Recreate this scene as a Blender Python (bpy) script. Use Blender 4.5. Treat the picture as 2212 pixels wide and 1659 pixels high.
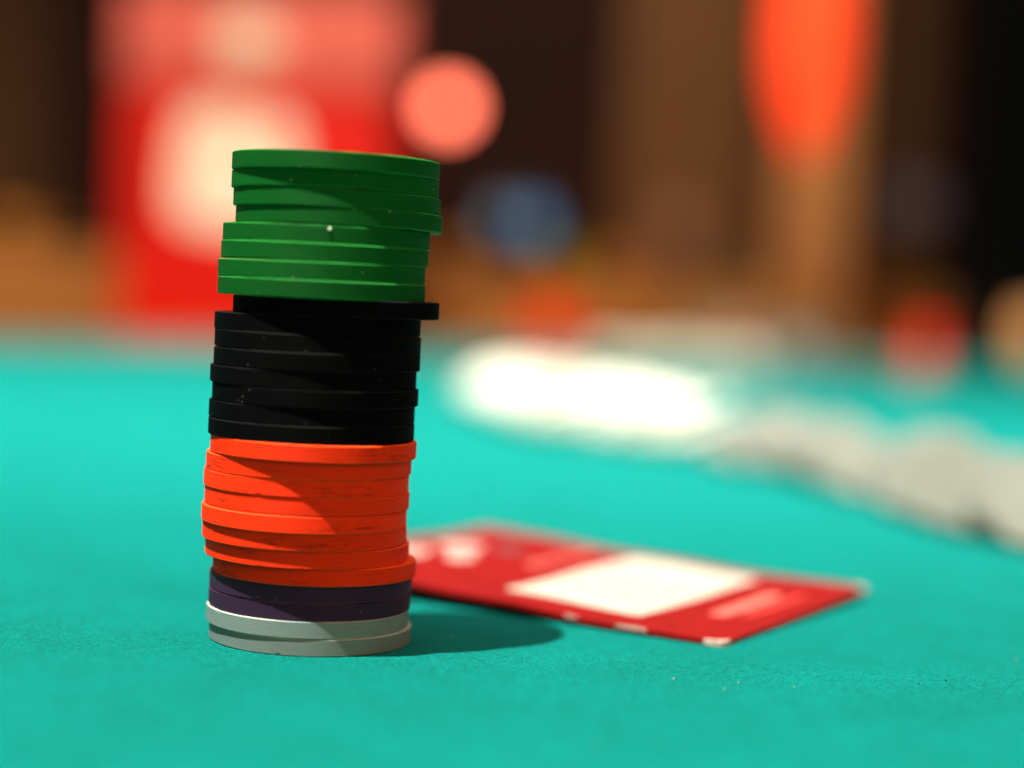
import bpy, bmesh, math, random
from mathutils import Vector, Matrix

random.seed(11)
scene = bpy.context.scene
for o in list(bpy.data.objects):
    bpy.data.objects.remove(o, do_unlink=True)
COL = scene.collection
MM = 0.001

# ------------------------------------------------------------------ camera
CAM = Vector((0.03673, -0.3570, 0.0679))
PITCH, ROLL = 0.04705, 0.0472
FPX, PCX, PCY = 4000.0, 1106.0, 829.5        # focal length and centre on a 2212 x 1659 grid
_cp, _sp, _cr, _sr = math.cos(PITCH), math.sin(PITCH), math.cos(ROLL), math.sin(ROLL)
FWD = Vector((0, _cp, -_sp))
_up0, _rt0 = Vector((0, _sp, _cp)), Vector((1, 0, 0))
RT = _rt0 * _cr + _up0 * _sr
UP = _up0 * _cr - _rt0 * _sr
cam_d = bpy.data.cameras.new('camera')
cam = bpy.data.objects.new('camera', cam_d)
COL.objects.link(cam)
m3 = Matrix((RT, UP, -FWD)).transposed()
cam.matrix_world = Matrix.Translation(CAM) @ m3.to_4x4()
cam_d.sensor_width = 36.0
cam_d.lens = 36.0 * FPX / 2212.0
cam_d.clip_start, cam_d.clip_end = 0.01, 60.0
cam_d.dof.use_dof = True
cam_d.dof.focus_distance = 0.3455
cam_d.dof.aperture_fstop = 3.75
cam_d.dof.aperture_blades = 0
scene.camera = cam

# ------------------------------------------------------------------ light
world = bpy.data.worlds.new('World')
scene.world = world
world.use_nodes = True
bg = world.node_tree.nodes['Background']
bg.inputs['Color'].default_value = (1.0, 0.76, 0.58, 1)
bg.inputs['Strength'].default_value = 0.30


def aim(o, target):
    o.rotation_euler = (Vector(target) - o.location).to_track_quat('-Z', 'Y').to_euler()


def spot(name, loc, target, power, cone, blend, radius, col):
    d = bpy.data.lights.new(name, 'SPOT')
    d.energy, d.spot_size, d.spot_blend, d.shadow_soft_size, d.color = power, math.radians(cone), blend, radius, col
    o = bpy.data.objects.new(name, d)
    COL.objects.link(o)
    o.location = loc
    aim(o, target)
    return o


def area(name, loc, target, power, size, col):
    d = bpy.data.lights.new(name, 'AREA')
    d.shape, d.size, d.energy, d.color = 'DISK', size, power, col
    o = bpy.data.objects.new(name, d)
    COL.objects.link(o)
    o.location = loc
    aim(o, target)
    return o


LDIR = Vector((-26.7, -23.5, 92.4)).normalized()
spot('key_downlight', LDIR * 2.6, (0.05, 0.15, 0), 800, 75, 0.5, 0.016, (1.0, 0.95, 0.86))
spot('mid_table_fill', (0.25, 0.25, 2.5), (0.06, 0.78, 0), 520, 36, 0.9, 0.04, (0.96, 0.98, 1.0))  # added lamp, brightens the felt and chips at mid table
spot('wall_fill_spot', (-0.45, 0.9, 2.2), (0.05, 3.2, 0.2), 310, 66, 0.6, 0.10, (1.0, 0.90, 0.74))  # added out-of-view lamp that lifts the carton and wall
area('ceiling_bounce', (-0.1, 0.2, 2.5), (-0.1, 0.2, 0), 34, 2.4, (1.0, 0.95, 0.88))
area('amber_fill', (1.0, -1.9, 0.8), (0, 0, 0.04), 13, 1.3, (1.0, 0.36, 0.14))  # added warm fill behind the camera for the shaded chip fronts

vs = scene.view_settings
vs.view_transform, vs.look, vs.exposure, vs.gamma = 'Standard', 'None', 0.0, 1.0
vs.use_curve_mapping = False
scene.render.resolution_x, scene.render.resolution_y = 1024, 768


# ------------------------------------------------------------------ helpers
def at(px, py, depth):
    """world point seen at a position of the 2212 x 1659 grid, at a given camera depth"""
    return CAM + FWD * depth + RT * ((px - PCX) / FPX * depth) - UP * ((py - PCY) / FPX * depth)


def ground(px, py, z=0.0):
    v = FWD + RT * ((px - PCX) / FPX) - UP * ((py - PCY) / FPX)
    return CAM + v * ((z - CAM.z) / v.z)


def tag(o, label=None, cat=None, group=None, kind=None):
    if label: o['label'] = label
    if cat: o['category'] = cat
    if group: o['group'] = group
    if kind: o['kind'] = kind
    return o


def empty(name, loc, rot=(0, 0, 0)):
    o = bpy.data.objects.new(name, None)
    o.empty_display_size = 0.01
    COL.objects.link(o)
    o.location, o.rotation_euler = loc, rot
    return o


def obj(name, me, mat=None, parent=None):
    o = bpy.data.objects.new(name, me)
    COL.objects.link(o)
    if mat is not None and not me.materials:
        me.materials.append(mat)
    if parent: o.parent = parent
    return o


def mesh(name, verts, faces, smooth=0.0):
    me = bpy.data.meshes.new(name)
    me.from_pydata([tuple(v) for v in verts], [], faces)
    me.update()
    if smooth:
        me.shade_smooth()
        me.set_sharp_from_angle(angle=math.radians(smooth))
    return me


def bm_mesh(name, bm, smooth=0.0):
    me = bpy.data.meshes.new(name)
    bmesh.ops.recalc_face_normals(bm, faces=bm.faces)
    bm.to_mesh(me)
    bm.free()
    if smooth:
        me.shade_smooth()
        me.set_sharp_from_angle(angle=math.radians(smooth))
    return me


def lathe(name, prof, seg, smooth=30.0, wobble=None):
    """surface of revolution; prof = [(r, z)], first and last may have r = 0"""
    vs_, fs, rings = [], [], []
    for k, (r, z) in enumerate(prof):
        if r <= 1e-9:
            rings.append([len(vs_)]); vs_.append((0, 0, z)); continue
        ring = []
        for s in range(seg):
            a = 2 * math.pi * s / seg
            rr, zz = (r, z) if wobble is None else wobble(k, a, r, z)
            ring.append(len(vs_)); vs_.append((rr * math.cos(a), rr * math.sin(a), zz))
        rings.append(ring)
    for A, B in zip(rings, rings[1:]):
        for s in range(seg):
            t = (s + 1) % seg
            if len(A) == 1 and len(B) > 1: fs.append((A[0], B[t], B[s]))
            elif len(B) == 1 and len(A) > 1: fs.append((A[s], A[t], B[0]))
            elif len(A) > 1: fs.append((A[s], A[t], B[t], B[s]))
    return mesh(name, vs_, fs, smooth)


def box_mesh(name, x0, x1, y0, y1, z0, z1, bev=0.0, segs=2, taper=None):
    bm = bmesh.new()
    bmesh.ops.create_cube(bm, size=1.0)
    for v in bm.verts:
        v.co = Vector(((x0 + x1) / 2 + v.co.x * (x1 - x0), (y0 + y1) / 2 + v.co.y * (y1 - y0), (z0 + z1) / 2 + v.co.z * (z1 - z0)))
    if bev:
        bmesh.ops.bevel(bm, geom=list(bm.edges), offset=bev, segments=segs, affect='EDGES', profile=0.6)
    return bm_mesh(name, bm, 35)


# ------------------------------------------------------------------ materials
def nodes_of(name):
    m = bpy.data.materials.new(name)
    m.use_nodes = True
    nt = m.node_tree
    return m, nt, nt.nodes['Principled BSDF']


def N(nt, t, **kw):
    n = nt.nodes.new(t)
    for k, v in kw.items():
        setattr(n, k, v)
    return n


def noise(nt, vec, scale, detail=3.0, rough=0.55):
    n = N(nt, 'ShaderNodeTexNoise')
    n.inputs['Scale'].default_value = scale
    n.inputs['Detail'].default_value = detail
    n.inputs['Roughness'].default_value = rough
    nt.links.new(vec, n.inputs['Vector'])
    return n.outputs['Fac']


def ramp(nt, fac, a, b, ca=(0, 0, 0, 1), cb=(1, 1, 1, 1)):
    r = N(nt, 'ShaderNodeValToRGB')
    r.color_ramp.elements[0].position, r.color_ramp.elements[1].position = a, b
    r.color_ramp.elements[0].color, r.color_ramp.elements[1].color = ca, cb
    nt.links.new(fac, r.inputs['Fac'])
    return r.outputs['Color']


def mix(nt, fac, a, b, mode='MIX'):
    n = N(nt, 'ShaderNodeMix', data_type='RGBA', blend_type=mode)
    for sock, v in ((n.inputs[0], fac), (n.inputs[6], a), (n.inputs[7], b)):
        if hasattr(v, 'is_linked') or hasattr(v, 'links'):
            nt.links.new(v, sock)
        else:
            sock.default_value = v
    return n.outputs[2]


def math_n(nt, op, a, b=None):
    n = N(nt, 'ShaderNodeMath', operation=op)
    for i, v in enumerate((a, b)):
        if v is None: continue
        if hasattr(v, 'links'): nt.links.new(v, n.inputs[i])
        else: n.inputs[i].default_value = v
    return n.outputs[0]


def obj_coords(nt, scale=(1, 1, 1), randomise=True):
    tc = N(nt, 'ShaderNodeTexCoord')
    mp = N(nt, 'ShaderNodeMapping')
    mp.inputs['Scale'].default_value = scale
    nt.links.new(tc.outputs['Object'], mp.inputs['Vector'])
    if not randomise:
        return mp.outputs['Vector']
    oi = N(nt, 'ShaderNodeObjectInfo')
    ad = N(nt, 'ShaderNodeVectorMath', operation='ADD')
    sc = math_n(nt, 'MULTIPLY', oi.outputs['Random'], 97.0)
    nt.links.new(mp.outputs['Vector'], ad.inputs[0])
    nt.links.new(sc, ad.inputs[1])
    return ad.outputs[0]


def rgba(c): return (c[0], c[1], c[2], 1)


def bump(nt, height, strength, dist, bsdf):
    b = N(nt, 'ShaderNodeBump')
    b.inputs['Strength'].default_value = strength
    b.inputs['Distance'].default_value = dist
    nt.links.new(height, b.inputs['Height'])
    nt.links.new(b.outputs['Normal'], bsdf.inputs['Normal'])


def chip_material(name, base, dirt, dirt_amount, speck, speck_col, rough=0.55, spec=0.2, sss=0.0, rim=None):
    m, nt, p = nodes_of(name)
    streak = noise(nt, obj_coords(nt, (260, 260, 2600)), 1.0, 4.0, 0.65)     # smears run round the rim
    patch = noise(nt, obj_coords(nt, (70, 70, 200)), 1.0, 2.0)
    grain = noise(nt, obj_coords(nt, (1500, 1500, 5000)), 1.0, 2.0, 0.6)
    mask = math_n(nt, 'MULTIPLY', ramp(nt, streak, 0.48, 0.74), ramp(nt, patch, 0.45, 0.64))
    mask = math_n(nt, 'MULTIPLY', mask, dirt_amount)
    tone = mix(nt, 0.18, rgba(base), mix(nt, grain, (0.35, 0.35, 0.35, 1), (1.6, 1.6, 1.6, 1)), 'MULTIPLY')
    oi = N(nt, 'ShaderNodeObjectInfo')
    var = ramp(nt, oi.outputs['Random'], 0, 1, (0.80, 0.82, 0.80, 1), (1.12, 1.10, 1.12, 1))
    tone = mix(nt, 1.0, tone, var, 'MULTIPLY')
    c = mix(nt, mask, tone, rgba(dirt))
    vo = N(nt, 'ShaderNodeTexVoronoi')
    vo.inputs['Scale'].default_value = 1.0
    nt.links.new(obj_coords(nt, (620, 620, 800)), vo.inputs['Vector'])
    sx = N(nt, 'ShaderNodeSeparateColor')
    nt.links.new(vo.outputs['Color'], sx.inputs['Color'])
    near = ramp(nt, vo.outputs['Distance'], 0.06, 0.14, (1, 1, 1, 1), (0, 0, 0, 1))
    few = ramp(nt, sx.outputs['Red'], 0.88, 0.90)
    sm = math_n(nt, 'MULTIPLY', math_n(nt, 'MULTIPLY', near, few), speck)
    c = mix(nt, sm, c, rgba(speck_col))
    if rim:                                        # bevel highlight painted in as a paler outer edge
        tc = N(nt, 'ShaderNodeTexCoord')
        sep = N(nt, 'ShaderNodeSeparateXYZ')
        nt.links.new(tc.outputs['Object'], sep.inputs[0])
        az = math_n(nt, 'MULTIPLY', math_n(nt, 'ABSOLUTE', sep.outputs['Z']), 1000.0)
        edge_glint = math_n(nt, 'MULTIPLY', ramp(nt, math_n(nt, 'SUBTRACT', az, 1.0), 0.40, 0.52), ramp(nt, patch, 0.36, 0.50))
        c = mix(nt, math_n(nt, 'MULTIPLY', edge_glint, 0.75), c, rgba(rim))
    nt.links.new(c, p.inputs['Base Color'])
    p.inputs['Specular IOR Level'].default_value = spec
    rr = ramp(nt, patch, 0.3, 0.7, (rough - 0.08,) * 3 + (1,), (rough + 0.12,) * 3 + (1,))
    nt.links.new(rr, p.inputs['Roughness'])
    bump(nt, grain, 0.35, 0.00003, p)
    if sss:
        p.inputs['Subsurface Weight'].default_value = sss
        p.inputs['Subsurface Radius'].default_value = (1.0, 0.02, 0.01)
        p.inputs['Subsurface Scale'].default_value = 0.03
    return m


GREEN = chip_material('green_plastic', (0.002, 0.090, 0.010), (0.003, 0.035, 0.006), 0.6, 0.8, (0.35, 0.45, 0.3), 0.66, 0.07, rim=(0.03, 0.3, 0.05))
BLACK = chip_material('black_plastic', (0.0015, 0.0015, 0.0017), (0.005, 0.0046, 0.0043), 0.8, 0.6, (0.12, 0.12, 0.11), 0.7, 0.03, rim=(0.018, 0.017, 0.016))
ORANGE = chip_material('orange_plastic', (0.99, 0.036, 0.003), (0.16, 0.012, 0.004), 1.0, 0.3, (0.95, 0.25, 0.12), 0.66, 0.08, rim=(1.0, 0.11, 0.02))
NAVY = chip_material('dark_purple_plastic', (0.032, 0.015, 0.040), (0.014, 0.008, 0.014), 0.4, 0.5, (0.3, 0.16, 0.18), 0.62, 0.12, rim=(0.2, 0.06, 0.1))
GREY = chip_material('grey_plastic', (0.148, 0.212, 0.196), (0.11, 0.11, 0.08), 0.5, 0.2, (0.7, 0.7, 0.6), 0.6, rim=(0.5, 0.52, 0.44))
WHITE = chip_material('white_plastic', (0.76, 0.74, 0.62), (0.6, 0.57, 0.48), 0.3, 0.0, (1, 1, 1), 0.5)
BEIGE = chip_material('beige_grey_plastic', (0.128, 0.138, 0.105), (0.07, 0.074, 0.055), 0.6, 0.0, (1, 1, 1), 0.6)
PINK = chip_material('dull_pink_plastic', (0.42, 0.22, 0.17), (0.2, 0.1, 0.08), 0.4, 0.0, (1, 1, 1), 0.6)
LAVENDER = chip_material('lavender_grey_plastic', (0.36, 0.34, 0.38), (0.2, 0.2, 0.2), 0.4, 0.0, (1, 1, 1), 0.6)
RED = chip_material('red_plastic', (0.95, 0.03, 0.015), (0.2, 0.01, 0.005), 0.4, 0.0, (1, 1, 1), 0.5)


def felt_material():
    m, nt, p = nodes_of('teal_felt')
    tc = obj_coords(nt, (1, 1, 1), False)
    fine = noise(nt, tc, 1700, 4.0, 0.75)
    tuft = noise(nt, tc, 700, 3.0, 0.6)
    blotch = noise(nt, tc, 30, 5.0, 0.65)
    mott = noise(nt, tc, 210, 3.0, 0.6)
    c = mix(nt, ramp(nt, fine, 0.34, 0.66), (0.0002, 0.088, 0.074, 1), (0.0012, 0.252, 0.210, 1))
    c = mix(nt, 0.75, c, mix(nt, ramp(nt, tuft, 0.3, 0.7), (0.62, 0.66, 0.68, 1), (1.25, 1.2, 1.2, 1)), 'MULTIPLY')
    c = mix(nt, 0.8, c, mix(nt, ramp(nt, blotch, 0.3, 0.7), (0.80, 0.84, 0.82, 1), (1.14, 1.12, 1.14, 1)), 'MULTIPLY')
    c = mix(nt, 0.6, c, mix(nt, ramp(nt, mott, 0.3, 0.7), (0.80, 0.84, 0.84, 1), (1.18, 1.14, 1.14, 1)), 'MULTIPLY')
    nt.links.new(c, p.inputs['Base Color'])
    p.inputs['Roughness'].default_value = 0.95
    p.inputs['Specular IOR Level'].default_value = 0.05
    p.inputs['Sheen Weight'].default_value = 0.12
    p.inputs['Sheen Roughness'].default_value = 0.45
    p.inputs['Sheen Tint'].default_value = (0.08, 1.0, 0.85, 1)
    h = math_n(nt, 'ADD', math_n(nt, 'MULTIPLY', fine, 0.6), tuft)
    bump(nt, h, 0.85, 0.0006, p)
    return m


def wood_material(name, a, b, rough=0.5, axis=(6, 60, 60)):
    m, nt, p = nodes_of(name)
    v = obj_coords(nt, axis)
    g = noise(nt, v, 1.0, 5.0, 0.6)
    c = mix(nt, ramp(nt, g, 0.3, 0.7), rgba(a), rgba(b))
    nt.links.new(c, p.inputs['Base Color'])
    p.inputs['Roughness'].default_value = rough
    p.inputs['Specular IOR Level'].default_value = 0.12
    bump(nt, g, 0.3, 0.001, p)
    return m


def plain_material(name, col, rough=0.5, vary=0.15, scale=120, spec=0.4, emit=0.0, emit_col=None, bumpy=0.1):
    m, nt, p = nodes_of(name)
    f = noise(nt, obj_coords(nt), scale, 4.0)
    lo, hi = tuple(c * (1 - vary) for c in col), tuple(min(1, c * (1 + vary)) for c in col)
    c = mix(nt, ramp(nt, f, 0.3, 0.7), rgba(lo), rgba(hi))
    nt.links.new(c, p.inputs['Base Color'])
    p.inputs['Roughness'].default_value = rough
    p.inputs['Specular IOR Level'].default_value = spec
    if emit:
        p.inputs['Emission Color'].default_value = rgba(emit_col or col)
        p.inputs['Emission Strength'].default_value = emit
    if bumpy:
        bump(nt, f, bumpy, 0.0005, p)
    return m


FELT = felt_material()
CARD_RED = plain_material('printed_red_card', (0.215, 0.003, 0.003), 0.5, 0.12, 160, 0.18)
CARD_CORE = plain_material('bare_white_board', (0.50, 0.40, 0.33), 0.8, 0.35, 900, 0.2, bumpy=0.5)
LABEL_WHITE = plain_material('white_label_paper', (0.46, 0.425, 0.34), 0.7, 0.08, 200, 0.2)
PINK_PRINT = plain_material('pale_pink_print', (0.52, 0.13, 0.10), 0.5, 0.25, 500, 0.3)
PALE_PRINT = plain_material('pale_grey_print', (0.46, 0.30, 0.25), 0.5, 0.35, 240, 0.3)
DARK_PRINT = plain_material('dark_grey_print', (0.10, 0.05, 0.05), 0.5, 0.2, 240, 0.3)

# ------------------------------------------------------------------ the table
# far edge of the felt swings back towards the right, like the end of an oval table
edge = [(-1.5, 1.10), (-0.95, 1.28), (-0.46, 1.55), (-0.15, 1.83), (0.12, 2.05), (0.45, 2.28), (0.9, 2.5), (1.6, 2.65)]


def edge_strip(name, off0, off1, z0, z1, z2, mat, bev):
    """a rounded strip that follows the far edge of the table"""
    prof = [(off0, z0), (off0, z1 - bev), (off0 + bev * 0.3, z1 - bev * 0.3), (off0 + bev, z1), (off1 - bev, z1), (off1 - bev * 0.3, z1 - bev * 0.3), (off1, z1 - bev), (off1, z2)]
    v, f = [], []
    n = len(prof)
    for i, (x, y) in enumerate(edge):
        a, b = edge[max(i - 1, 0)], edge[min(i + 1, len(edge) - 1)]
        d = Vector((b[0] - a[0], b[1] - a[1], 0)).normalized()
        nrm = Vector((-d.y, d.x, 0))
        for off, z in prof:
            v.append(Vector((x, y, 0)) + nrm * off + Vector((0, 0, z)))
    for i in range(len(edge) - 1):
        for k in range(n):
            kk = (k + 1) % n
            f.append((i * n + k, i * n + kk, (i + 1) * n + kk, (i + 1) * n + k))
    return mesh(name, v, f, 40)


v = [(x, y, 0) for x, y in edge] + [(1.6, -0.75, 0), (-1.5, -0.75, 0)]
low = [(x, y, -0.03) for x, y, z in v]
n = len(v)
me = mesh('felt_table_top', v + low, [tuple(reversed(range(n)))] + [tuple(range(n, 2 * n))] + [(i, (i + 1) % n, n + (i + 1) % n, n + i) for i in range(n)])
bm = bmesh.new(); bm.from_mesh(me); bmesh.ops.recalc_face_normals(bm, faces=bm.faces); bm.to_mesh(me); bm.free()
table = tag(obj('felt_table_top', me, FELT), 'teal green felt table top under the tall stack of chips', None, kind='structure')
rim = obj('table_rim', edge_strip('table_rim', 0.001, 0.05, -0.05, 0.005, -0.05, None, 0.004),
          wood_material('brown_rim_wood', (0.20, 0.075, 0.022), (0.30, 0.12, 0.04), 0.45), table)

# ------------------------------------------------------------------ the tall stack of chips
T, R = 3.3 * MM, 19.5 * MM
STACK = [('W', -0.13, 0), ('W', -0.73, -0.2), ('P', -0.45, -0.05), ('P', -0.37, -0.3), ('O', 0.35, -1.5), ('O', -1.1, -2.5), ('O', -1.66, -3.2), ('O', -1.76, -4.0), ('O', -1.36, -3.9), ('O', -1.59, -4.1), ('O', -1.24, -4.4), ('O', -0.32, -5.8), ('B', -0.93, -5.3), ('B', -1.01, -5.1), ('B', -0.43, -5.6), ('B', -0.95, -5.4), ('B', -0.35, -5.8), ('B', -0.37, -5.4), ('B', -0.6, -5.0), ('B', 2.85, -5.6), ('G', 0.12, -7.4), ('G', -0.04, -7.0), ('G', 0.40, -6.6), ('G', 0.51, -6.2), ('G', 2.64, -5.3), ('G', 2.11, -5.5), ('G', 1.65, -5.6), ('G', 1.79, -6.8)]
KIND = {'W': ('grey', GREY), 'P': ('dark purple', NAVY), 'O': ('orange', ORANGE), 'B': ('black', BLACK), 'G': ('green', GREEN)}
ORD = ['lowest', 'second', 'third', 'fourth', 'fifth', 'sixth', 'seventh', 'topmost']
NOTE = {
    0: 'grey chip lying on the felt, bottom chip of the tall stack',
    1: 'grey chip with bright rim, second from the bottom of the tall stack',
    2: 'dark purple chip with pinkish rim directly on the two grey chips',
    3: 'dark purple chip directly under the lowest orange chip',
    4: 'smudged lowest orange chip, jutting out to the right over dark purple chip',
    11: 'topmost orange chip right under the black chips, fully lit rim',
    12: 'lowest black chip resting on the orange chips',
    19: 'topmost black chip jutting out to the right beneath the green chips',
    20: 'lowest green chip overhanging the jutting black chip on the left',
    23: 'fourth green chip from below, with a white speck on its rim',
    24: 'fifth green chip from below, jutting out furthest to the right',
    27: 'topmost green chip, the top of the whole tall stack',
}


def chip_profile(half, gr):
    p = [(0, -half + 0.15), (13.6, -half + 0.15), (14.2, -half), (19.18, -half), (19.38, -half + 0.08), (19.50, -half + 0.26)]
    z0, z1, g = -half + 0.30, half - 0.30, 8
    st = (z1 - z0) / g
    for k in range(g):
        a = z0 + k * st
        p += [(19.50, a + 0.03), (gr, a + st * 0.30), (gr, a + st * 0.50), (19.50, a + st * 0.85)]
    p += [(19.50, half - 0.26), (19.38, half - 0.08), (19.18, half), (14.2, half), (13.6, half - 0.15), (0, half - 0.15)]
    return [(r * MM, z * MM) for r, z in p]


def worn_chip(i, nicks):
    rnd = random.Random(40 + i)
    half = 1.635
    prof = chip_profile(half, 19.472 if STACK[i][0] in 'WP' else 19.455)
    npr = len(prof)
    spots = [(rnd.uniform(0, 2 * math.pi), rnd.choice((-1, 1)), rnd.uniform(0.008, 0.03), rnd.uniform(0.04, 0.16) * MM) for _ in range(nicks)]
    ph = [rnd.uniform(0, 6.28) for _ in range(3)]

    def wob(k, a, r, z):
        if r > 19.1 * MM:
            e = 1 if z > 0 else -1
            near = abs(z) > (half - 0.34) * MM
            rr = r + 0.012 * MM * math.sin(3 * a + ph[0]) + 0.006 * MM * math.sin(11 * a + ph[1])
            if near:
                for sa, se, w, dep in spots:
                    d = abs((a - sa + math.pi) % (2 * math.pi) - math.pi)
                    if se == e and d < w:
                        q = 1 - d / w
                        rr -= dep * q
                        z -= e * dep * 0.6 * q
            return rr, z
        return r, z
    return lathe('chip', prof, 220, 22, wob)


count = {}
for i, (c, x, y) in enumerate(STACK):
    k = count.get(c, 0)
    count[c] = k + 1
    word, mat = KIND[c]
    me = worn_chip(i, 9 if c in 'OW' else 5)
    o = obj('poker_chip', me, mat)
    rr = random.Random(i)
    tilt = 0.0 if i == 0 else (i / 27.0) * 0.006
    o.location = (x * MM, y * MM, (i + 0.5) * T)
    o.rotation_euler = (rr.uniform(-0.0012, 0.0012), tilt + rr.uniform(-0.0012, 0.0012), rr.uniform(0, 6.28))
    if i == 0: o.rotation_euler = (0, 0, rr.uniform(0, 6.28))
    lab = NOTE.get(i)
    if not lab:
        if c == 'O': lab = '%s orange chip from below in the tall stack' % ORD[k]
        elif c == 'B': lab = '%s black chip from below in the tall stack' % ORD[k]
        else: lab = '%s green chip from below in the tall stack' % ORD[k]
    tag(o, lab, 'poker chip', 'chips of the tall stack in front')

# white speck on the rim of a green chip, its short dark hair below
sp = ground(712, 493, 0)


def on_rim(i, px):
    """point on the front rim of chip i below a given column of the grid"""
    c, x, y = STACK[i]
    z = (i + 0.5) * T
    best = None
    for s in range(-900, 900):
        a = -math.pi / 2 + s * 0.0012
        p = Vector((x * MM + R * math.cos(a), y * MM + R * math.sin(a), z))
        d = p - CAM
        u = PCX + FPX * d.dot(RT) / d.dot(FWD)
        if best is None or abs(u - px) < best[0]: best = (abs(u - px), p, a)
    return best[1], best[2]


p_, a_ = on_rim(23, 712)
bm = bmesh.new()
bmesh.ops.create_icosphere(bm, subdivisions=2, radius=0.00034)
for v_ in bm.verts:
    v_.co *= 1 + random.uniform(-0.18, 0.18)
speck = obj('dust_speck', bm_mesh('dust_speck', bm, 60), plain_material('pale_lint', (0.75, 0.78, 0.6), 0.9, 0.2, 3000))
speck.location = p_ + Vector((math.cos(a_) * 0.0001, math.sin(a_) * 0.0001, 0.0009))
tag(speck, 'tiny pale dust speck stuck on the rim of a green chip', 'dust speck')

# ------------------------------------------------------------------ the red card
CF = Vector((0.0812, 0.0095, 0))                 # the corner nearest the camera
CU = Vector((0.503, 0.864, 0)).normalized()      # along the short right-hand edge
CV = Vector((-0.864, 0.503, 0)).normalized()     # along the long near edge
CW, CL, CT = 85.0, 107.0, 0.9                    # mm


def card_z(u, vv):
    """height of the card's underside in mm: it is bowed and its far left end lifts off the felt"""
    t = max(vv, 0.0) / CL
    z = 0.15 + 5.4 * t ** 1.5 + 1.5 * (u / CW) ** 2 * (1 - t)
    z += 0.35 * math.sin(u * 0.11 + vv * 0.03) * t + 0.18 * math.sin(vv * 0.16)
    return max(z, 0.12)


def card_pt(u, vv, off):
    return CF + CU * (u * MM) + CV * (vv * MM) + Vector((0, 0, (card_z(u, vv) + off) * MM))


def card_patch(name, outline, z0, z1, mat, parent, res=2.0):
    """a thin sheet on the card, cut to an outline given in card millimetres"""
    us, vv = [p[0] for p in outline], [p[1] for p in outline]
    cu, cv = sum(us) / len(us), sum(vv) / len(vv)
    rings, dense = 9, []
    for a, b in zip(outline, outline[1:] + outline[:1]):
        L = math.hypot(b[0] - a[0], b[1] - a[1])
        k = max(1, int(L / res))
        for s in range(k):
            dense.append((a[0] + (b[0] - a[0]) * s / k, a[1] + (b[1] - a[1]) * s / k))
    V, Fc, m = [], [], len(dense)
    for lvl, off in ((0, z1), (1, z0)):
        V.append(card_pt(cu, cv, off))
        for r in range(1, rings + 1):
            t = r / rings
            for q in dense:
                V.append(card_pt(cu + (q[0] - cu) * t, cv + (q[1] - cv) * t, off))
    base2 = 1 + rings * m
    for base, flip in ((0, False), (base2, True)):
        for s in range(m):
            t = (s + 1) % m
            tri = (base, base + 1 + s, base + 1 + t)
            Fc.append(tri[::-1] if flip else tri)
            for r in range(rings - 1):
                a = base + 1 + r * m
                qd = (a + s, a + m + s, a + m + t, a + t)
                Fc.append(qd[::-1] if flip else qd)
    a, b = 1 + (rings - 1) * m, base2 + 1 + (rings - 1) * m
    for s in range(m):
        t = (s + 1) % m
        Fc.append((a + s, b + s, b + t, a + t))
    me = mesh(name, V, Fc)
    bm = bmesh.new(); bm.from_mesh(me); bmesh.ops.recalc_face_normals(bm, faces=bm.faces); bm.to_mesh(me); bm.free()
    me.shade_smooth(); me.set_sharp_from_angle(angle=math.radians(40))
    o = obj(name, me, mat)
    o.parent = parent
    o.matrix_parent_inverse = Matrix.Identity(4)
    for v_ in me.vertices: v_.co -= parent.location
    return o


def round_rect(u0, u1, v0, v1, r, n=5):
    out = []
    for cx, cy, a0 in ((u1 - r, v1 - r, 0), (u0 + r, v1 - r, 90), (u0 + r, v0 + r, 180), (u1 - r, v0 + r, 270)):
        for k in range(n + 1):
            a = math.radians(a0 + 90 * k / n)
            out.append((cx + r * math.cos(a), cy + r * math.sin(a)))
    return out


def blob(cu, cv, ru, rv, seed, n=26, amp=0.14):
    rd = random.Random(seed)
    p = [rd.uniform(0, 6.28) for _ in range(3)]
    return [(cu + ru * math.cos(a) * (1 + amp * math.sin(3 * a + p[0]) + amp * 0.6 * math.sin(5 * a + p[1])),
             cv + rv * math.sin(a) * (1 + amp * math.sin(2 * a + p[2]))) for a in (2 * math.pi * k / n for k in range(n))]


card = tag(empty('red_card', CF), 'red printed card with large white panel lying on felt behind the stack', 'card')
card_patch('card_body', round_rect(0, CW, 0, CL, 3.0), 0.0, CT, CARD_RED, card, 1.5)
card_patch('white_panel', round_rect(13, 78, 25, 58.5, 1.0), CT + 0.02, CT + 0.08, LABEL_WHITE, card)
card_patch('print_strip', round_rect(26, 60, 11, 15.5, 2.2), CT + 0.02, CT + 0.06, PINK_PRINT, card)
card_patch('print_strip', round_rect(30, 64, 7.4, 8.6, 0.5), CT + 0.02, CT + 0.05, plain_material('faint_red_print', (0.62, 0.06, 0.05), 0.5, 0.2, 500), card)
for k in range(4):
    card_patch('print_strip', round_rect(44 + k * 8.5, 50.5 + k * 8.5, 68.5, 71.5, 1.2), CT + 0.02, CT + 0.06, PINK_PRINT, card)
for k in range(5):
    card_patch('print_line', round_rect(22 + 0.8 * k, 66 - 5 * (k % 3), 30.5 + k * 5.2, 31.8 + k * 5.2, 0.4), CT + 0.10, CT + 0.12, plain_material('faint_print', (0.30, 0.25, 0.18), 0.7, 0.1, 300), card)
card_patch('emblem', blob(30, 97, 9, 5, 5), CT + 0.02, CT + 0.06, PALE_PRINT, card)
card_patch('emblem', blob(48, 92, 7, 6, 9), CT + 0.02, CT + 0.06, PALE_PRINT, card)
card_patch('emblem', blob(37, 85, 5, 3, 12), CT + 0.02, CT + 0.06, PALE_PRINT, card)
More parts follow.
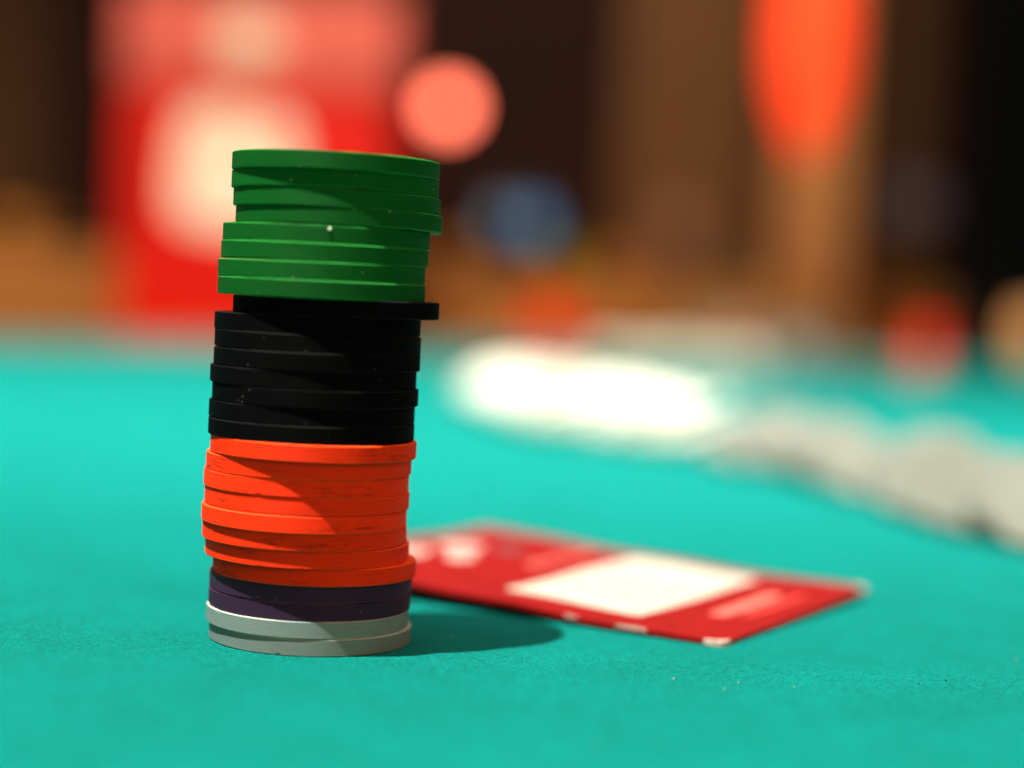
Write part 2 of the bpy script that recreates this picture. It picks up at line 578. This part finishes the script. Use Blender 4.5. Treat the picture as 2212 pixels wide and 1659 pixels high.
card_patch('emblem', blob(58, 84, 6, 3.5, 8), CT + 0.02, CT + 0.06, DARK_PRINT, card)
# bare board shows where the print is rubbed off the corners and the near edge
wear = [(-0.2, 1.3), (0.2, 0.35), (1.3, -0.2), (2.4, -0.2), (3.4, -0.2), (3.6, 0.4), (2.7, 0.5), (2.2, 1.1), (1.5, 1.0), (1.3, 1.9), (0.7, 2.3), (0.6, 3.4), (0.2, 4.0), (-0.2, 4.2), (-0.2, 2.6)]
card_patch('worn_corner', wear, -0.05, CT + 0.10, CARD_CORE, card, 0.4)
wear2 = [(CW + 0.2, 1.2), (CW - 0.6, -0.2), (CW - 2.4, -0.2), (CW - 2.0, 0.7), (CW - 1.3, 1.1), (CW - 0.9, 2.0), (CW - 0.5, 3.0), (CW + 0.2, 3.2)]
card_patch('worn_corner', wear2, -0.05, CT + 0.10, CARD_CORE, card, 0.5)
card_patch('worn_edge', [(-0.12, 17), (0.15, 18), (0.35, 20), (0.12, 22), (0.2, 23), (-0.12, 24)], 0.45, CT + 0.05, CARD_CORE, card, 0.6)
card_patch('worn_edge', [(-0.1, 33), (0.2, 34), (0.15, 35.5), (-0.1, 36)], 0.5, CT + 0.05, CARD_CORE, card, 0.6)

# ------------------------------------------------------------------ toppled row of chips
plain_prof = [(0, -1.5), (14, -1.5), (14.3, -1.65), (19.1, -1.65), (19.5, -1.3), (19.5, 1.3), (19.1, 1.65), (14.3, 1.65), (14, 1.5), (0, 1.5)]
plain_prof = [(a * MM, b * MM) for a, b in plain_prof]


def simple_chip(mat):
    me = lathe('chip', plain_prof, 40, 30)
    me.materials.append(mat)
    return me


M_WHITE, M_BEIGE, M_GREY, M_ORANGE, M_RED, M_PINK, M_LAV = [simple_chip(m) for m in (WHITE, BEIGE, GREY, ORANGE, RED, PINK, LAVENDER)]


def chip_at(me, loc, normal, spin, label, group):
    o = bpy.data.objects.new('poker_chip', me)
    COL.objects.link(o)
    o.rotation_euler = (Vector(normal).to_track_quat('Z', 'Y').to_matrix() @ Matrix.Rotation(spin, 3, 'Z')).to_euler()
    o.location = loc
    return tag(o, label, 'poker chip', group)


def leaning_row(pts, me, spacing, lean, jitter, label, group, seed, sgn=1):
    """chips toppled against each other along a path on the felt"""
    rd = random.Random(seed)
    pts = [Vector((p[0], p[1], 0)) for p in pts]
    seg = [(b - a).length for a, b in zip(pts, pts[1:])]
    tot, s = sum(seg), 0.0
    while s < tot:
        d, k = s, 0
        while d > seg[k] and k < len(seg) - 1:
            d -= seg[k]; k += 1
        dirv = (pts[k + 1] - pts[k]).normalized()
        p = pts[k] + dirv * d
        side = Vector((-dirv.y, dirv.x, 0))
        ln = math.radians(lean + rd.uniform(-jitter, jitter) * 14)      # tilt of the face from flat
        nrm = (Vector((0, 0, 1)) * math.cos(ln) + (dirv * 0.8 + side * (0.6 * sgn)) * math.sin(ln) + side * rd.uniform(-0.12, 0.12) * jitter * 2).normalized()
        flat = math.sqrt(max(0.0, 1 - nrm.z ** 2))
        h = R * flat + 1.65 * MM * abs(nrm.z)
        loc = p + side * rd.uniform(-4, 4) * MM * jitter + Vector((0, 0, h + 0.0002))
        chip_at(me, loc, nrm, rd.uniform(0, 6), label, group)
        s += spacing * rd.uniform(0.85, 1.15)


def gpath(px): return [ground(x, y)[:2] for x, y in px]


leaning_row(gpath([(1508, 972), (1380, 956), (1250, 936), (1150, 912), (1085, 890), (1050, 866)]), M_WHITE, 0.0092, 25, 0.5,
            'white chip in the toppled row on the felt behind the card', 'white chips of the toppled row', 3, 1)
leaning_row(gpath([(1500, 950), (1400, 930), (1280, 898), (1180, 874), (1090, 856)]), M_WHITE, 0.0100, 26, 0.6,
            'white chip in the second toppled row behind the first', 'white chips of the second toppled row', 6)
leaning_row(gpath([(1610, 1000), (1700, 1018), (1850, 1048), (2000, 1098), (2110, 1135), (2280, 1190)]), M_BEIGE, 0.0095, 27, 1.2,
            'beige grey chip in the untidy toppled row at the right', 'beige grey chips of the toppled row', 4, -1)


def far_stack(px, py, n, me, label, group, seed, nudge=1.0):
    rd = random.Random(seed)
    b = ground(px, py)
    for k in range(n):
        chip_at(me, (b.x + rd.uniform(-1, 1) * MM * nudge, b.y + rd.uniform(-1, 1) * MM * nudge, (k + 0.5) * T), (rd.uniform(-.004, .004), 0, 1), rd.uniform(0, 6), label, group)


for k, (px, py, nn) in enumerate([(1320, 780, 6), (1395, 784, 6), (1470, 788, 7), (1545, 791, 6), (1620, 794, 6), (1700, 797, 5), (1780, 800, 4)]):
    far_stack(px, py, nn, M_GREY if k > 4 else M_WHITE, 'pale chip in the low blurred stacks at the far side of the table', 'pale chips far back on the table', 30 + k)
far_stack(1215, 742, 18, M_ORANGE, 'orange chip in the right one of two blurred far orange stacks', 'orange chips of the right far stack', 54)
far_stack(1168, 738, 20, M_ORANGE, 'orange chip in the left one of two blurred far orange stacks', 'orange chips of the left far stack', 50)
far_stack(2000, 790, 17, M_RED, 'red chip in the blurred stack at the far right of the table', 'red chips of the far stack', 51)
far_stack(1975, 822, 5, M_PINK, 'dull pink chip in the short stack in front of the far red stack', 'dull pink chips before the far red stack', 52)

far_stack(1592, 772, 15, M_PINK, 'dull pink chip in the blurred stack behind the pale ones', 'dull pink chips of the far stack', 60)
far_stack(1725, 776, 9, M_LAV, 'lavender grey chip in the low far stack right of the pink one', 'lavender grey chips of the far stack', 61)

# ------------------------------------------------------------------ furniture and wall behind the table
HONEY = wood_material('honey_wood', (0.27, 0.10, 0.020), (0.40, 0.165, 0.04), 0.5)
sb = empty('sideboard', (0.10, 2.27, -0.016), (0, 0, math.radians(22)))
tag(sb, 'low honey brown wooden sideboard with raised back board behind the table', 'sideboard')
obj('top_board', box_mesh('top_board', -1.9, 2.4, 0.0, 0.358, -0.03, 0.0, 0.004), HONEY, sb)
obj('back_board', box_mesh('back_board', -1.9, 2.4, 0.36, 0.45, -0.03, 0.120, 0.005), HONEY, sb)
for k in range(6):
    obj('door', box_mesh('door', -1.88 + k * 0.71, -1.19 + k * 0.71, 0.02, 0.045, -0.62, -0.035, 0.004), HONEY, sb)
obj('carcass', box_mesh('carcass', -1.89, 2.39, 0.05, 0.44, -0.66, -0.032), HONEY, sb)

def sb_at(px, ly, z):
    """point on the sideboard, at local depth ly and height z, below a column of the grid"""
    c, sn = math.cos(math.radians(22)), math.sin(math.radians(22))
    best = None
    for k in range(-1900, 2400, 2):
        lx = k * 0.001
        p = Vector((0.10 + lx * c - ly * sn, 2.27 + lx * sn + ly * c, z))
        d = p - CAM
        e = abs(PCX + FPX * d.dot(RT) / d.dot(FWD) - px)
        if best is None or e < best[0]: best = (e, p)
    return best[1]


WALL = wood_material('dark_wall_wood', (0.016, 0.0035, 0.0008), (0.032, 0.008, 0.002), 0.7, (4, 4, 1))
PANEL = wood_material('brown_panel_wood', (0.15, 0.060, 0.018), (0.21, 0.09, 0.03), 0.55, (22, 22, 2.5))
PANEL2 = wood_material('dim_panel_wood', (0.065, 0.027, 0.008), (0.095, 0.04, 0.012), 0.6, (22, 22, 2.5))
WD = 4.6
wall = tag(obj('wall', box_mesh('wall', -2.6, 3.2, WD, WD + 0.1, -0.8, 2.2), WALL), 'dark brown wooden wall far behind the table', None, kind='structure')


def wall_panel(px0, px1, mat):
    a, b = at(px0, 400, WD + 0.30).x, at(px1, 400, WD + 0.30).x
    obj('wall_panel', box_mesh('wall_panel', a, b, WD - 0.03, WD - 0.002, -0.8, 2.2, 0.006), mat, wall)


wall_panel(-900, 90, PANEL2)
wall_panel(330, 860, PANEL2)
wall_panel(1340, 1480, PANEL)
wall_panel(1488, 1622, PANEL)
wall_panel(1915, 2010, PANEL2)

# post that stands out against the wall
pa, pb = at(1680, 400, 3.4), at(1850, 400, 3.4)
post = empty('wooden_post', ((pa.x + pb.x) / 2, pa.y, -0.8))
tag(post, 'light brown upright wooden post under the red orange lantern', 'post')
hw = (pb.x - pa.x) / 2 - 0.012
TAN = wood_material('tan_wood', (0.40, 0.16, 0.05), (0.52, 0.23, 0.075), 0.55, (22, 22, 2.5))
obj('shaft', box_mesh('shaft', -hw, hw, 0, 0.14, 0, 2.4, 0.008), TAN, post)
obj('base_block', box_mesh('base_block', -hw - 0.02, hw + 0.02, -0.02, 0.16, 0, 0.55, 0.01), TAN, post)

# hanging lantern
lc = at(1752, 60, 2.9)
lan = empty('hanging_lantern', (lc.x, lc.y, lc.z))
tag(lan, 'glowing red orange lantern with rounded bottom hanging in front of post', 'lantern')
lp = [(r_ * 0.66, z_) for r_, z_ in [(0, -0.205), (0.012, -0.20), (0.034, -0.175), (0.058, -0.14), (0.076, -0.10), (0.085, -0.05), (0.088, 0.0), (0.085, 0.06), (0.07, 0.12), (0.045, 0.16), (0.0, 0.165)]]
obj('paper_shade', lathe('paper_shade', lp, 40, 60), plain_material('lit_red_paper', (0.8, 0.07, 0.02), 0.7, 0.1, 30, 0.2, emit=1.15, emit_col=(1.0, 0.045, 0.009)), lan)
obj('top_cap', lathe('top_cap', [(0, 0.163), (0.034, 0.163), (0.034, 0.175), (0.012, 0.19), (0.0, 0.19)], 24, 40), plain_material('dark_cap', (0.03, 0.02, 0.015)), lan)
obj('cord', lathe('cord', [(0, 0.19), (0.003, 0.19), (0.003, 1.2), (0, 1.2)], 8, 40), plain_material('dark_cord', (0.02, 0.015, 0.01)), lan)

# coral wall light
wc = at(968, 232, 4.45)
wl = empty('wall_light', (wc.x, wc.y, wc.z))
tag(wl, 'small round glowing coral light on the dark wall above the stack', 'wall light')
gl = [(0.040 * math.sin(math.pi * k / 12), -0.040 * math.cos(math.pi * k / 12)) for k in range(13)]
gl[0], gl[-1] = (0, -0.040), (0, 0.040)
obj('globe', lathe('globe', gl, 24, 80), plain_material('coral_glow', (0.9, 0.3, 0.2), 0.4, 0.05, 40, 0.2, emit=7.4, emit_col=(1.0, 0.17, 0.095)), wl)
obj('bracket', box_mesh('bracket', -0.012, 0.012, 0.041, 0.16, -0.012, 0.012, 0.002), plain_material('bracket_metal', (0.08, 0.05, 0.03), 0.4), wl)


# ------------------------------------------------------------------ red carton on the sideboard
BD = 2.50
bl, br = at(250, 697, BD), at(828, 720, BD)
cx_ = (bl.x + br.x) / 2
bw = (br.x - bl.x) / 2
carton = empty('red_carton', (cx_, bl.y, -0.0154), (0, 0, 0))
tag(carton, 'large red carton with cream rounded print and paler red lid', 'carton')
CARTON = plain_material('carton_red', (0.54, 0.008, 0.002), 0.6, 0.08, 12, 0.12)
LIDM = plain_material('lit_lid_red', (0.60, 0.10, 0.07), 0.5, 0.25, 14, 0.2)  # paler red carries the light the lid catches
zl = at(530, 190, BD).z + 0.0154
obj('body', box_mesh('body', -bw, bw, 0, 0.16, 0, zl, 0.003), CARTON, carton)
lid = obj('lid', box_mesh('lid', -bw - 0.004, bw + 0.004, -0.006, 0.166, zl + 0.001, zl + 0.13, 0.004), LIDM, carton)


def flat_shape(name, pts, y0, y1, mat, parent):
    """sheet in the x-z plane with thickness, outline in local metres"""
    m = len(pts)
    V = [(x, y0, z) for x, z in pts] + [(x, y1, z) for x, z in pts]
    Fc = [tuple(range(m)), tuple(range(2 * m - 1, m - 1, -1))] + [(i, m + i, m + (i + 1) % m, (i + 1) % m) for i in range(m)]
    me = mesh(name, V, Fc)
    bm = bmesh.new(); bm.from_mesh(me); bmesh.ops.recalc_face_normals(bm, faces=bm.faces); bm.to_mesh(me); bm.free()
    return obj(name, me, mat, parent)


def on_front(pts): 
    out = []
    for px, py in pts:
        p = at(px, py, BD)
        out.append((p.x - cx_, p.z + 0.0154))
    return out


CREAM = plain_material('cream_print', (0.86, 0.60, 0.42), 0.6, 0.18, 26, 0.2)
CREAM2 = plain_material('pale_cream_print', (0.82, 0.74, 0.62), 0.6, 0.05, 40, 0.2)
em = flat_shape('print', on_front([(516 + (a - 516) * 0.80, 365 + (b - 365) * 0.84) for a, b in [(352, 310), (362, 255), (400, 212), (460, 200), (520, 215), (556, 262), (590, 232), (640, 232), (672, 275), (676, 350), (662, 430), (630, 510), (560, 535), (450, 520), (372, 505), (338, 462), (342, 380)]]), -0.0012, -0.0002, CREAM, carton)


def disc_px(cx, cy, rx, ry, n=22): return [(cx + rx * math.cos(2 * math.pi * k / n), cy + ry * math.sin(2 * math.pi * k / n)) for k in range(n)]


for cx, cy, rx, ry in ((446, 272, 34, 24), (452, 430, 44, 30), (606, 300, 28, 26)):
    flat_shape('highlight_print', on_front(disc_px(cx, cy, rx, ry)), -0.0030, -0.0016, CREAM2, em)
flat_shape('sticker', on_front(disc_px(542, 92, 62, 52)), -0.0085, -0.0065, plain_material('grey_sticker', (0.66, 0.52, 0.36), 0.5, 0.1, 30), lid)

# ------------------------------------------------------------------ small things on the sideboard's back board
def bottle(px, h, r, glass, band, z0, z1, name, label):
    b = sb_at(px, 0.405, 0.1044)
    o = empty(name, b)
    tag(o, label, 'bottle')
    pr = [(0, 0), (r * 0.9, 0), (r, r * 0.12), (r, h * 0.74), (r * 0.85, h * 0.80), (r * 0.42, h * 0.86), (r * 0.4, h * 0.95), (0, h * 0.95)]
    obj('body', lathe('body', pr, 28, 40), plain_material(name + '_glass', glass, 0.4, 0.1, 40, 0.2), o)
    obj('label_band', lathe('label_band', [(r + 0.0002, z0), (r + 0.0008, z0), (r + 0.0008, z1), (r + 0.0002, z1)], 28, 40), plain_material(name + '_band', band, 0.5, 0.15, 40, 0.2), o)
    obj('cap', lathe('cap', [(0, h * 0.951), (r * 0.46, h * 0.951), (r * 0.46, h), (0, h)], 20, 40), plain_material(name + '_cap', glass, 0.4), o)


def bowl(px, h, r, col, name, label):
    o = empty(name, sb_at(px, 0.405, 0.1044))
    tag(o, label, 'bowl')
    obj('body', lathe('body', [(0, 0), (r * 0.5, 0), (r * 0.55, h * 0.1), (r * 0.9, h * 0.55), (r, h), (r * 0.94, h), (r * 0.82, h * 0.55), (0, h * 0.2)], 32, 50), plain_material(name + '_glaze', col, 0.5, 0.1, 40, 0.2), o)


bottle(1150, 0.150, 0.026, (0.010, 0.012, 0.02), (0.10, 0.30, 0.64), 0.058, 0.108, 'blue_labelled_bottle', 'dark bottle with bright blue band standing behind the stack')
bottle(1075, 0.150, 0.020, (0.012, 0.012, 0.016), (0.20, 0.28, 0.38), 0.065, 0.108, 'grey_labelled_bottle', 'dark bottle with grey blue band between the stack and the blue one')
bowl(1210, 0.042, 0.034, (0.30, 0.34, 0.015), 'olive_bowl', 'small olive green bowl to the right of the blue banded bottle')
bowl(1962, 0.035, 0.035, (0.10, 0.12, 0.012), 'dark_olive_bowl', 'small dark olive bowl beside the black chair')
for px, h, r, col, nm, lab in ((965, 0.045, 0.028, (0.50, 0.22, 0.05), 'amber_bowl', 'small amber bowl just right of the tall stack'),
                               (1325, 0.040, 0.030, (0.62, 0.25, 0.04), 'orange_bowl', 'small orange bowl right of the olive one'),
                               (1415, 0.060, 0.030, (0.20, 0.07, 0.035), 'red_brown_bowl', 'tall red brown bowl under the round wooden plaque'),
                               (1500, 0.035, 0.032, (0.05, 0.05, 0.03), 'dark_bowl', 'low dark bowl between the red brown and the grey green one'),
                               (1590, 0.030, 0.030, (0.20, 0.20, 0.10), 'grey_green_bowl', 'low grey green bowl left of the post'),
                               (1900, 0.050, 0.026, (0.30, 0.12, 0.02), 'brown_bowl', 'small brown bowl right of the post'),
                               (35, 0.050, 0.034, (0.55, 0.25, 0.05), 'ochre_bowl', 'ochre bowl at the left edge behind the table'),
                               (135, 0.040, 0.028, (0.16, 0.08, 0.03), 'dull_brown_bowl', 'dull brown bowl just left of the red carton')):
    bowl(px, h, r, col, nm, lab)
# folded cloth on the sideboard
fc = sb_at(1640, 0.16, 0.0)
cloth = empty('folded_cloth', (fc.x, fc.y, -0.0155), (0, 0, math.radians(22)))
tag(cloth, 'grey green folded cloth lying on the sideboard below the post', 'cloth')
CL1 = plain_material('grey_green_cloth', (0.21, 0.19, 0.115), 0.95, 0.2, 60, 0.05)
for k in range(4):
    obj('fold', box_mesh('fold', -0.135 + k * 0.006, 0.135 - k * 0.009, -0.06, 0.06, k * 0.0155, k * 0.0155 + 0.015, 0.006, 3), CL1, cloth)

# round fittings on the wall
for px, py, col, label in ((1462, 490, (0.30, 0.12, 0.06), 'round red brown wooden plaque on the brown wall panel'),
                           (1975, 440, (0.22, 0.18, 0.24), 'round violet grey plaque on the wall beside the black chair')):
    p = at(px, py, 4.55)
    o = lathe('wall_plaque', [(0, 0), (0.055, 0), (0.060, 0.012), (0.05, 0.03), (0, 0.036)], 30, 40)
    k_ = obj('wall_plaque', o, plain_material('knob_' + label[6:9], col, 0.5, 0.1, 30))
    k_.location, k_.rotation_euler = p, (math.radians(90), 0, 0)
    tag(k_, label, 'wall plaque')

# ------------------------------------------------------------------ black high-backed chair at the right
CHM = plain_material('black_upholstery', (0.0018, 0.0018, 0.002), 0.8, 0.2, 60, 0.02)
cl, cr_ = at(2075, 600, 2.75), at(2620, 600, 2.75)
chair = empty('black_chair', ((cl.x + cr_.x) / 2, cl.y, -0.75))
tag(chair, 'black upholstered high backed chair at the right behind the table', 'chair')
cw = (cr_.x - cl.x) / 2
obj('backrest', box_mesh('backrest', -cw, cw, 0, 0.09, 0.47, 1.62, 0.03, 4), CHM, chair)
obj('seat', box_mesh('seat', -cw, cw, 0.095, 0.52, 0.36, 0.46, 0.025, 4), CHM, chair)
for sx in (-1, 1):
    for yy in (0.06, 0.46):
        obj('leg', box_mesh('leg', sx * (cw - 0.03) - 0.02, sx * (cw - 0.03) + 0.02, yy - 0.02, yy + 0.02, 0, 0.358, 0.004), CHM, chair)

# tan cup at the right edge
cp = ground(2228, 792)
cup = empty('tan_cup', (cp.x, cp.y, 0))
tag(cup, 'tan rounded cup at the right edge of the table', 'cup')
obj('body', lathe('body', [(0, 0.001), (0.025, 0.001), (0.036, 0.02), (0.04, 0.05), (0.037, 0.08), (0.034, 0.08), (0.037, 0.05), (0.033, 0.022), (0.0, 0.006)], 36, 50),
    plain_material('tan_glaze', (0.95, 0.42, 0.15), 0.35, 0.08, 40), cup)

# ------------------------------------------------------------------ lint on the felt
LINT_PALE = plain_material('pale_fibre', (0.36, 0.42, 0.33), 0.9, 0.2, 900)
LINT_DARK = plain_material('dark_crumb', (0.02, 0.015, 0.01), 0.9, 0.2, 900)
rd = random.Random(77)
for nm, mat, lab, cnt in (('pale_lint', LINT_PALE, 'tiny pale lint specks scattered on the felt', 26), ('dark_crumbs', LINT_DARK, 'tiny dark crumbs scattered on the felt', 22)):
    bm = bmesh.new()
    for k in range(cnt):
        x, y = rd.uniform(-0.12, 0.2), rd.uniform(-0.10, 0.12)
        if math.hypot(x, y) < 0.022: continue
        s = rd.uniform(0.00007, 0.00020)
        mt = Matrix.Translation((x, y, s * 0.6)) @ Matrix.Rotation(rd.uniform(0, 6.28), 4, 'Z') @ Matrix.Diagonal((s * rd.uniform(1, 3.0 if nm == 'pale_lint' else 1.3), s, s * 0.8, 1))
        bmesh.ops.create_icosphere(bm, subdivisions=1, radius=1.0, matrix=mt)
    for px, py in (((1455, 1468), (1565, 1490), (1715, 1485), (1595, 1476)) if nm == 'pale_lint' else ((2043, 1471), (1985, 1478), (1895, 1484), (1475, 1478))):
        g = ground(px, py)
        s = 0.00024 if px in (2043, 1455) else 0.00017
        bmesh.ops.create_icosphere(bm, subdivisions=1, radius=1.0, matrix=Matrix.Translation((g.x, g.y, s * 0.6)) @ Matrix.Diagonal((s, s, s * 0.8, 1)))
    tag(obj(nm, bm_mesh(nm, bm, 60), mat), lab, 'lint', kind='stuff')

# short fibres standing up from the felt where it is near enough to see them
FIB = plain_material('teal_fibre', (0.003, 0.19, 0.155), 0.95, 0.45, 420, 0.05, bumpy=0)
V, Fc = [], []
for k in range(52000):
    x, y = rd.uniform(-0.11, 0.19), rd.triangular(-0.10, 0.09, -0.018)
    L, w = rd.uniform(0.00025, 0.0008), rd.uniform(0.00002, 0.000045)
    a, up = rd.uniform(0, 6.283), rd.uniform(0.05, 0.55)
    dx, dy = math.cos(a), math.sin(a)
    c, sn = math.cos(up) * L, math.sin(up) * L
    i = len(V)
    V += [(x - dy * w, y + dx * w, 0.0), (x + dy * w, y - dx * w, 0.0), (x + dx * c * 0.6 + dy * w, y + dy * c * 0.6 - dx * w, sn * 0.8), (x + dx * c * 0.6 - dy * w, y + dy * c * 0.6 + dx * w, sn * 0.8), (x + dx * c, y + dy * c, sn * 0.7)]
    Fc += [(i, i + 1, i + 2, i + 3), (i + 3, i + 2, i + 4)]
tag(obj('felt_fibres', mesh('felt_fibres', V, Fc), FIB), 'short teal fibres of the felt round the foot of the stack', 'fibres', kind='stuff')
